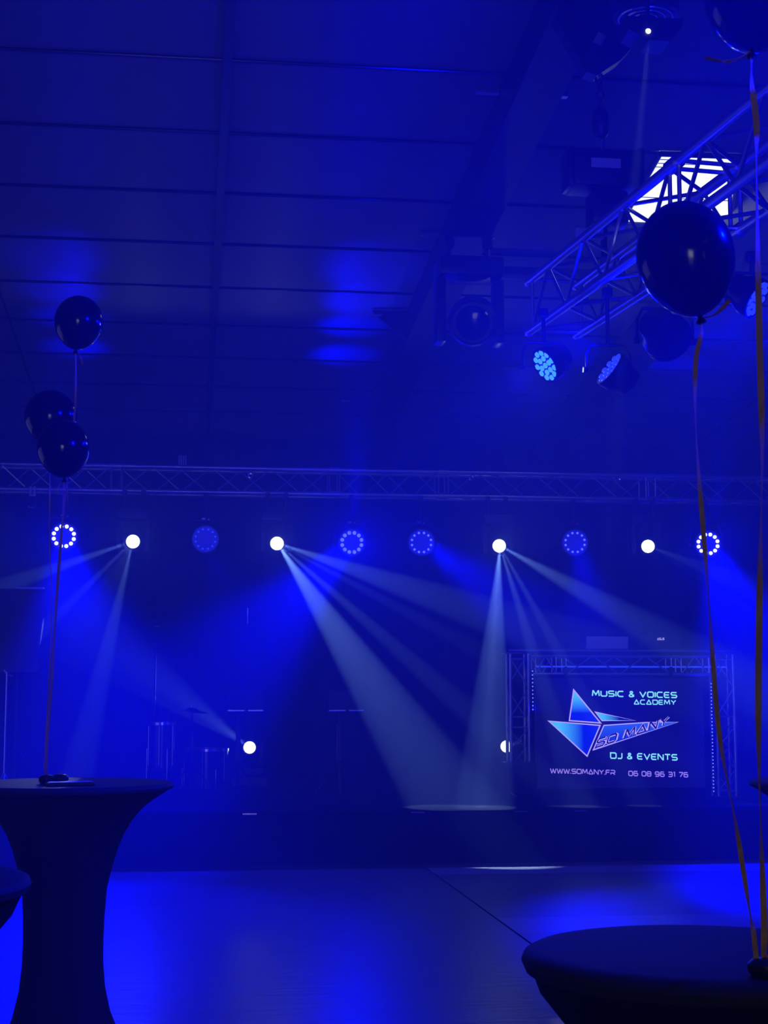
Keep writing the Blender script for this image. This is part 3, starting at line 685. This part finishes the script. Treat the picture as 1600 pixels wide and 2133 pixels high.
# laptops on the booth
def laptop(x0, x1, ytop, label, lid_m, logo=None):
    a, b = at(x0, 1353, BY+0.30), at(x1, 1353, BY+0.30); wd = b.x-a.x; zt_ = at(x0, ytop, BY+0.30).z
    z0 = BT+0.0475
    t = thing('laptop', ((a.x+b.x)/2, BY+0.30, z0), label, 'laptop', 'laptops on the booth')
    MB().rbox((0, 0.14, 0.010), (wd, 0.26, 0.018), 0.004).build('keyboard_deck', M_blackp, t)
    lh = max(0.08, zt_-z0)
    Rx = Matrix.Rotation(radians(12), 3, 'X')
    MB().rbox(Rx @ Vector((0, 0, lh/2))+Vector((0, 0, 0.012)), (wd, 0.010, lh), 0.004, Rx).build('lid', lid_m, t)
    if logo:
        mb = MB(); gx = 0.30; Wt = text_width(logo, gx)+0.2; k = 0.075/Wt; x_ = -0.0375
        for ch in logo:
            for s_ in G[ch][1]:
                stroke(mb, s_, 0.22, lambda u, v, y0, x_=x_: Rx @ Vector((x_+u*k, -0.007, lh*0.72+v*0.020))+Vector((0, 0, 0.012)), 0)
            x_ += (G[ch][0]+gx)*k
        mb.build('logo', lamp_mat('logo_white', (0.5, 0.5, 1.0), 0.8), t)
    return t
M_lid = mat('laptop_lid_silver', (0.75, 0.75, 0.78), 0.5, metal=0.0, noise=0.05)
laptop(1221, 1308, 1328, 'silver-lidded laptop standing open on the left of the booth top', M_lid)
laptop(1330, 1421, 1327, 'dark-lidded laptop with a small white logo on the booth top', M_blackp, 'ASUS')

# stage monitor in front of the booth's left column
mx0, mx1 = at(1056, 1600, 14.2).x, at(1122, 1600, 14.2).x
mo = thing('subwoofer', ((mx0+mx1)/2, 14.22, SZ), 'plain black loudspeaker box standing before the left foot of the booth', 'loudspeaker')
mz = at(1090, 1590, 14.2).z-SZ
MB().rbox((0, 0.2, mz/2), (mx1-mx0, 0.36, mz), 0.02).build('cabinet', M_blackp, mo, True)
MB().rbox((0, 0.012, mz/2), (mx1-mx0-0.05, 0.015, mz-0.06), 0.006).build('grille', M_blackm, mo, True)
MB().tube([(-0.12, 0.02, mz*0.32), (-0.10, -0.0, mz*0.22), (-0.06, -0.0, mz*0.16)], 0.006, 6).build('cable_loop', M_alu, mo)

# ------------------------------------------------------------------ band gear, left half of the stage
def stand_tripod(root, z, r=0.26, m=M_steel):
    MB().tube([(0, 0, 0.02), (0, 0, z)], 0.010, 8).build('stand_pole', m, root, True)
    for k in range(3):
        a = 2*pi*k/3+0.5; MB().tube([(0, 0, 0.30), (r*cos(a), r*sin(a), 0.012)], 0.009, 6).build('leg', m, root, True)
def cymbal(px_, py_, Y, label, tilt, rad):
    p = at(px_, py_, Y); t = thing('cymbal_stand', (p.x, p.y, SZ), label, 'cymbal', 'cymbals of the drum kit')
    stand_tripod(t, p.z-SZ, m=M_blackm)
    MB().lathe([(0.015, 0.03), (0.05, 0.022), (0.07, 0.006), (rad*0.6, 0.0), (rad, -0.012), (rad, -0.014), (rad*0.6, -0.004), (0.07, 0.002), (0.015, 0.025)], 36,
               Matrix.Translation((0, 0, p.z-SZ)) @ Euler(tilt).to_matrix().to_4x4()).build('cymbal', M_brass, t, True)
    MB().tube([(0, 0, p.z-SZ), (0, 0, p.z-SZ+0.05)], 0.008, 6).build('wing_nut', M_steel, t)
cymbal(325, 1301, 16.4, 'tilted crash cymbal catching a thin glint above the drums', (0.10, -0.45, 0), 0.20)
cymbal(400, 1480, 16.2, 'lower hi-hat cymbal beside the drums, near the light beam', (0.05, 0.08, 0), 0.17)
def drum(px_, ptop, pbot, Y, wpx, label, legs=True):
    p = at(px_, ptop, Y); b = at(px_, pbot, Y); r = wpx/2*Y/F
    t = thing('floor_tom', (p.x, p.y, SZ), label, 'drum', 'drums of the kit')
    z1, z0 = p.z-SZ, b.z-SZ
    MB().lathe([(r, z0), (r, z1)], 32).build('shell', M_shell, t, True)
    MB().lathe([(r+0.006, z1-0.02), (r+0.006, z1+0.008), (r-0.004, z1+0.008)], 32, None, False, False).build('hoop', M_steel, t, True)
    MB().lathe([(r-0.006, z1), (r-0.01, z1+0.003)], 32).build('drum_skin', M_head, t, True)
    for k in range(6):
        a = 2*pi*k/6+0.35; MB().tube([((r+0.012)*cos(a), (r+0.012)*sin(a), z0+0.03), ((r+0.012)*cos(a), (r+0.012)*sin(a), z1-0.03)], 0.005, 6).build('tension_rod', M_steel, t, True)
    if legs:
        for k in range(3):
            a = 2*pi*k/3-pi/2+0.4; MB().tube([((r+0.02)*cos(a), (r+0.02)*sin(a), z0+0.2), ((r+0.02)*cos(a), (r+0.02)*sin(a), 0.04), ((r+0.05)*cos(a), (r+0.05)*sin(a), 0.005)], 0.006, 6).build('leg', M_steel, t, True)
drum(338, 1506, 1600, 16.0, 52, 'dark floor tom with shiny legs left of the lit floor lamp')
drum(430, 1560, 1640, 16.6, 90, 'wide dark drum standing behind the floor tom')
p = at(516, 1285, 17.62)
ms = thing('microphone_stand', (p.x, p.y, SZ), 'tall thin stand with blue glints above the music stand', 'microphone stand')
stand_tripod(ms, p.z-SZ+0.08, m=M_blackm)
MB().tube([(0, 0, p.z-SZ-0.08), (0, 0, p.z-SZ+0.10)], [0.012, 0.016], 10).build('microphone', M_steel, ms, True)
def music_stand(px_, py_, Y, label, wpx=72):
    p = at(px_-14, py_, Y); t = thing('music_stand', (p.x, p.y, SZ), label, 'music stand', 'music stands on the stage'); z = p.z-SZ; w_ = wpx*Y/F; ox = 14*Y/F
    stand_tripod(t, z, m=M_blackm)
    R = Matrix.Rotation(radians(-25), 3, 'X')
    MB().box(R @ Vector((ox, 0, 0.11))+Vector((0, 0.02, z)), (w_*0.96, 0.006, 0.22), R).build('desk', M_blackm, t)
    for a, b in ((-0.5, -0.03), (0.08, 0.5)): MB().box((ox+(a+b)/2*w_, -0.015, z), ((b-a)*w_, 0.05, 0.012)).build('lip', M_alu, t)
    MB().rbox((0, 0, z*0.62), (0.05, 0.05, 0.36), 0.01).build('clutch', M_blackm, t)
music_stand(511, 1480, 15.6, 'left of the two black music stands, before the lit floor lamp')
music_stand(721, 1480, 15.6, 'right of the two black music stands, beside the long white beam')
# loudspeaker on a pole at the left edge and a microphone stand before it
p0, p1 = at(-20, 1228, 14.6), at(98, 1228, 14.6); pz = at(40, 1400, 14.6).z
sp_ = thing('pa_speaker', ((p0.x+p1.x)/2, 14.7, SZ), 'black loudspeaker on a pole at the left edge of the stage', 'loudspeaker')
wz = p1.z-SZ; w_ = p1.x-p0.x
MB().prism([(-w_/2, wz), (w_/2, wz), (w_/2-0.07, pz-SZ), (-w_/2+0.07, pz-SZ)], -0.17, 0.2, lambda u, v, k: (u, k, v)).build('cabinet', M_blackp, sp_)
MB().prism([(-w_/2+0.03, wz-0.04), (w_/2-0.03, wz-0.04), (w_/2-0.09, pz-SZ+0.04), (-w_/2+0.09, pz-SZ+0.04)], -0.185, -0.172, lambda u, v, k: (u, k, v)).build('grille', M_blackm, sp_)
MB().rbox((w_/4-0.02, -0.165, wz+0.006), (w_/2, 0.05, 0.02), 0.005).build('top_edge_highlight', M_pale, sp_)  # pale colour paints the highlight along the cabinet's top edge
MB().tube([(0, 0, 0.02), (0, 0, pz-SZ+0.02)], 0.018, 10).build('stand_pole', M_blackm, sp_, True)
for k in range(3):
    a = 2*pi*k/3+0.3; MB().tube([(0, 0, 0.5), (0.45*cos(a), 0.45*sin(a), 0.012)], 0.012, 6).build('leg', M_blackm, sp_)
p = at(12, 1400, 14.1)
m2 = thing('microphone_stand', (at(12, 1500, 14.1).x, 14.1, SZ), 'thin microphone stand at the far left, beyond the balloon table', 'microphone stand')
stand_tripod(m2, p.z-SZ, 0.2, M_alu)
MB().tube([(-0.03, 0, p.z-SZ+0.02), (0.0, 0, p.z-SZ-0.02), (0.05, 0, p.z-SZ-0.04)], 0.008, 6).build('clip', M_alu, m2)

# ------------------------------------------------------------------ tables in stretch covers
def cocktail_table(x, y, top, r, label, flare=1.0, rot=0.4, rim=0.013):
    t = thing('cocktail_table', (x, y, 0), label, 'table', 'standing tables in black stretch covers', (0, 0, rot))
    k = r/0.4
    ks = top/1.106
    shape = [(0.90, 0.042), (0.80, 0.068), (0.72, 0.093), (0.62, 0.14), (0.545, 0.19), (0.485, 0.25), (0.445, 0.305), (0.41, 0.36), (0.39, 0.40), (0.375, 0.50), (0.37, 0.585),
             (0.375, 0.67), (0.395, 0.76), (0.44, 0.85), (0.52, 0.94), (0.62, 1.03), (0.68, 1.094)]
    prof = [(r-rim*0.9, top-2*rim+0.002)]
    for fr, dz in shape:
        dz = dz+(flare-1)*dz*math.exp(-(dz/0.18)**2)
        prof.append((r*fr, max(0.012, top-max(dz*ks, 2*rim+0.004))))
    vs = []; fs = []; n = 48
    for i, (rr, z) in enumerate(prof):
        s_ = max(0.0, 1-z/(top*0.45))
        for q_ in range(n):
            a = 2*pi*q_/n; g = 1+0.16*s_*cos(4*a); vs.append((rr*g*cos(a), rr*g*sin(a), z))
    for i in range(len(prof)-1):
        for q_ in range(n):
            q2 = (q_+1) % n; fs.append((i*n+q_, i*n+q2, (i+1)*n+q2, (i+1)*n+q_))
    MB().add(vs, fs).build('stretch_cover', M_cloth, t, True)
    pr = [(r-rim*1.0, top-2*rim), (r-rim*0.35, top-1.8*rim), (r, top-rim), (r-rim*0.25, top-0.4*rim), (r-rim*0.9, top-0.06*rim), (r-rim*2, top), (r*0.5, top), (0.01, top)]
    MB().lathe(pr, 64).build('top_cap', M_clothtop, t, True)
    for q_ in range(4):
        a = pi/2*q_; MB().lathe([(0.035, 0.0), (0.035, 0.012), (0.02, 0.03)], 12, Matrix.Translation((r*0.70*cos(a), r*0.70*sin(a), 0))).build('foot', M_blackp, t)
    return t
TL = (-0.451, 6.0, 1.106)
cocktail_table(TL[0], TL[1], TL[2], 0.40, 'tall black-covered table at left with a pale-lit top and balloon weights', rot=0.55)
cocktail_table(-0.745, 3.60, 1.03, 0.40, 'black-covered table cut off by the left edge, lower in the picture', rim=0.02, flare=2.3)
TR = (1.127, 3.33, 0.881)
cocktail_table(TR[0], TR[1], TR[2], 0.40, 'near black-covered table at the bottom right with the copper ribbons', rim=0.026, flare=2.9)
cocktail_table(2.60, 5.85, 1.10, 0.40, 'black-covered table of which only the rim shows at the right edge')

# ------------------------------------------------------------------ balloons
def smooth_path(pts, n=8):
    P = [Vector(p) for p in pts]; out = []
    for i in range(len(P)-1):
        a, b, c_, d = P[max(i-1, 0)], P[i], P[i+1], P[min(i+2, len(P)-1)]
        for k in range(n):
            t = k/n; out.append(0.5*((2*b)+(c_-a)*t+(2*a-5*b+4*c_-d)*t*t+(3*b-a-3*c_+d)*t**3))
    out.append(P[-1]); return out
def ribbon_mesh(path, wd, twist=1.5, ph=0.3):
    pts = smooth_path(path); n = len(pts); mb = MB(); vs = []; fs = []
    for i, p in enumerate(pts):
        t = (pts[min(i+1, n-1)]-pts[max(i-1, 0)]).normalized()
        a = ph+twist*sin(i*0.33)*0.5; s_ = Vector((cos(a), sin(a), 0)); s_ = (s_-t*s_.dot(t)).normalized(); nn = t.cross(s_)
        for u, v in ((-1, -1), (1, -1), (1, 1), (-1, 1)): vs.append(p+s_*u*wd/2+nn*v*0.0004)
    for i in range(n-1):
        for k in range(4): fs.append((i*4+k, i*4+(k+1) % 4, i*4+4+(k+1) % 4, i*4+4+k))
    return mb.add(vs, fs)
def balloon(c, rx, rz, label, path, wd=0.006, tilt=(0, 0, 0), tails=(), group='dark balloons'):
    c = Vector(c); t = thing('balloon', c, label, 'balloon', group)
    prof = []
    for k in range(25):
        a = -pi/2+pi*k/24
        rr = rx*cos(a); z = rz*sin(a)
        if a < 0: rr *= 1-0.13*(-sin(a))**2; z *= 1.10
        prof.append((max(rr, 0.004), z))
    M = Euler(tilt).to_matrix().to_4x4()
    MB().lathe(prof, 40, M).build('skin', M_rubber, t, True)
    zb_ = -rz*1.10
    MB().lathe([(0.005, zb_+0.006), (0.005, zb_-0.004), (0.011, zb_-0.012), (0.009, zb_-0.016), (0.004, zb_-0.010)], 14, M).build('knot', M_rubber, t, True)
    kn = c+M.to_3x3() @ Vector((0, 0, zb_-0.004))
    o = ribbon_mesh([kn]+[Vector(q_) for q_ in path], wd).build('ribbon', M_ribbon, t); o.matrix_parent_inverse = Matrix.Translation(-c)
    for tl in tails:
        o = ribbon_mesh([kn]+[Vector(q_) for q_ in tl], wd*0.8, 2.0).build('ribbon_tail', M_ribbon, t); o.matrix_parent_inverse = Matrix.Translation(-c)
    return t
YT = 5.95
W1 = Vector((at(104, 1612, 5.93).x, 5.93, TL[2]))
def P(x, y, Y): return at(x, y, Y)
wtop = W1+Vector((-0.01, 0, 0.03))
k_ = YT/F
balloon(P(164, 670, YT), 50*k_*1.01, 54*k_*1.01, 'topmost of the three balloons over the left table',
        [P(158, 790, YT), P(155, 868, YT), P(140, 1000, YT), P(124, 1150, YT), P(112, 1330, YT-0.02), P(100, 1520, YT-0.03), P(97, 1585, YT-0.03), wtop],
        wd=0.008, tilt=(0, 0.08, 0), tails=[[P(168, 742, YT), P(172, 760, YT)]], group='dark balloons over the left table')
balloon(P(106, 868, YT+0.12), 54*k_*1.02, 56*k_*1.02, 'rear balloon half hidden behind another over the left table',
        [P(104, 1010, YT+0.1), P(103, 1130, YT+0.08), P(108, 1260, YT+0.04), P(102, 1420, YT), P(94, 1560, YT-0.01), P(92, 1590, YT-0.01), wtop+Vector((-0.005, 0.005, 0))],
        wd=0.005, group='dark balloons over the left table')
balloon(P(132, 932, YT-0.10), 54*k_*0.985, 58*k_*0.985, 'lowest and front balloon of the three over the left table',
        [P(131, 1060, YT-0.09), P(126, 1170, YT-0.08), P(116, 1300, YT-0.06), P(107, 1450, YT-0.05), P(96, 1585, YT-0.03), wtop+Vector((0.004, -0.004, 0))],
        wd=0.005, tilt=(0, -0.05, 0), tails=[[P(122, 1015, YT-0.1), P(121, 1030, YT-0.1)], [P(140, 1010, YT-0.1), P(141, 1060, YT-0.1)]], group='dark balloons over the left table')
YQ = 3.05
W2 = Vector((at(1588, 1958, 3.0).x, 3.0, TR[2]))
kq = YQ/F
balloon(P(1428, 535, YQ), 108*kq*1.0, 124*kq*1.0, 'large near balloon before the overhead truss with a copper ribbon',
        [P(1462, 690, YQ), P(1449, 760, YQ), P(1450, 900, YQ), P(1463, 1080, YQ), P(1473, 1200, YQ), P(1484, 1360, YQ), P(1500, 1540, YQ), P(1530, 1700, YQ), P(1548, 1810, YQ), P(1562, 1900, YQ-0.02), P(1570, 1945, YQ-0.04), W2+Vector((-0.012, 0, 0.015))],
        wd=0.010, tilt=(0, -0.22, 0), tails=[[P(1490, 655, YQ-0.02), P(1520, 625, YQ-0.06)]], group='dark balloons over the near table')
balloon(P(1575, -14, YQ-0.12), 118*kq*0.97, 124*kq*0.97, 'balloon cut off by the top right corner with ribbon ends hanging',
        [P(1566, 170, YQ-0.11), P(1576, 260, YQ-0.11), P(1576, 360, YQ-0.11), P(1582, 700, YQ-0.11), P(1588, 950, YQ-0.1), P(1583, 1200, YQ-0.1), P(1580, 1500, YQ-0.08), P(1586, 1750, YQ-0.06), P(1592, 1930, YQ-0.05), W2+Vector((0, 0, 0.02))],
        wd=0.013, tilt=(0, 0.1, 0), tails=[[P(1520, 128, YQ-0.14), P(1468, 120, YQ-0.15)]], group='dark balloons over the near table')
# weights and what lies on the left table
def weight(p, s, label, grp):
    t = thing('balloon_weight', p, label, 'balloon weight', grp)
    mb = MB()
    M = Matrix.Translation((0, 0, 0.018*s))
    mb.lathe([(0.004, -0.018*s), (0.026*s, -0.018*s), (0.034*s, -0.006*s), (0.034*s, 0.006*s), (0.024*s, 0.016*s), (0.004, 0.018*s)], 20, M); mb.build('pouch', M_blackp, t, True)
    MB().tube([(0.008, 0, 0.034*s), (0.0, 0, 0.045*s), (-0.006, 0.002, 0.038*s)], 0.003, 6).build('tie', M_ribbon, t)
weight(Vector((at(98, 1616, 5.93).x, 5.93, TL[2])), 0.9, 'left of two small dark balloon weights on the left table', 'balloon weights on the left table')
weight(Vector((at(118, 1616, 5.95).x+0.012, 5.95, TL[2])), 0.95, 'right of two small dark balloon weights on the left table', 'balloon weights on the left table')
weight(W2+Vector((0.004, 0, 0)), 1.0, 'dark balloon weight on the near right table at the picture edge', None)
ph = thing('folder', (at(145, 1632, 5.80).x, 5.82, TL[2]), 'flat black folder lying beside the balloon weights on the left table', 'folder', rot=(0, 0, 0.15))
MB().rbox((0, 0, 0.006), (0.17, 0.12, 0.012), 0.004).build('cover', M_blackp, ph)
MB().box((0.0, 0.0, 0.0125), (0.15, 0.10, 0.001)).build('page_window', M_blackm, ph)
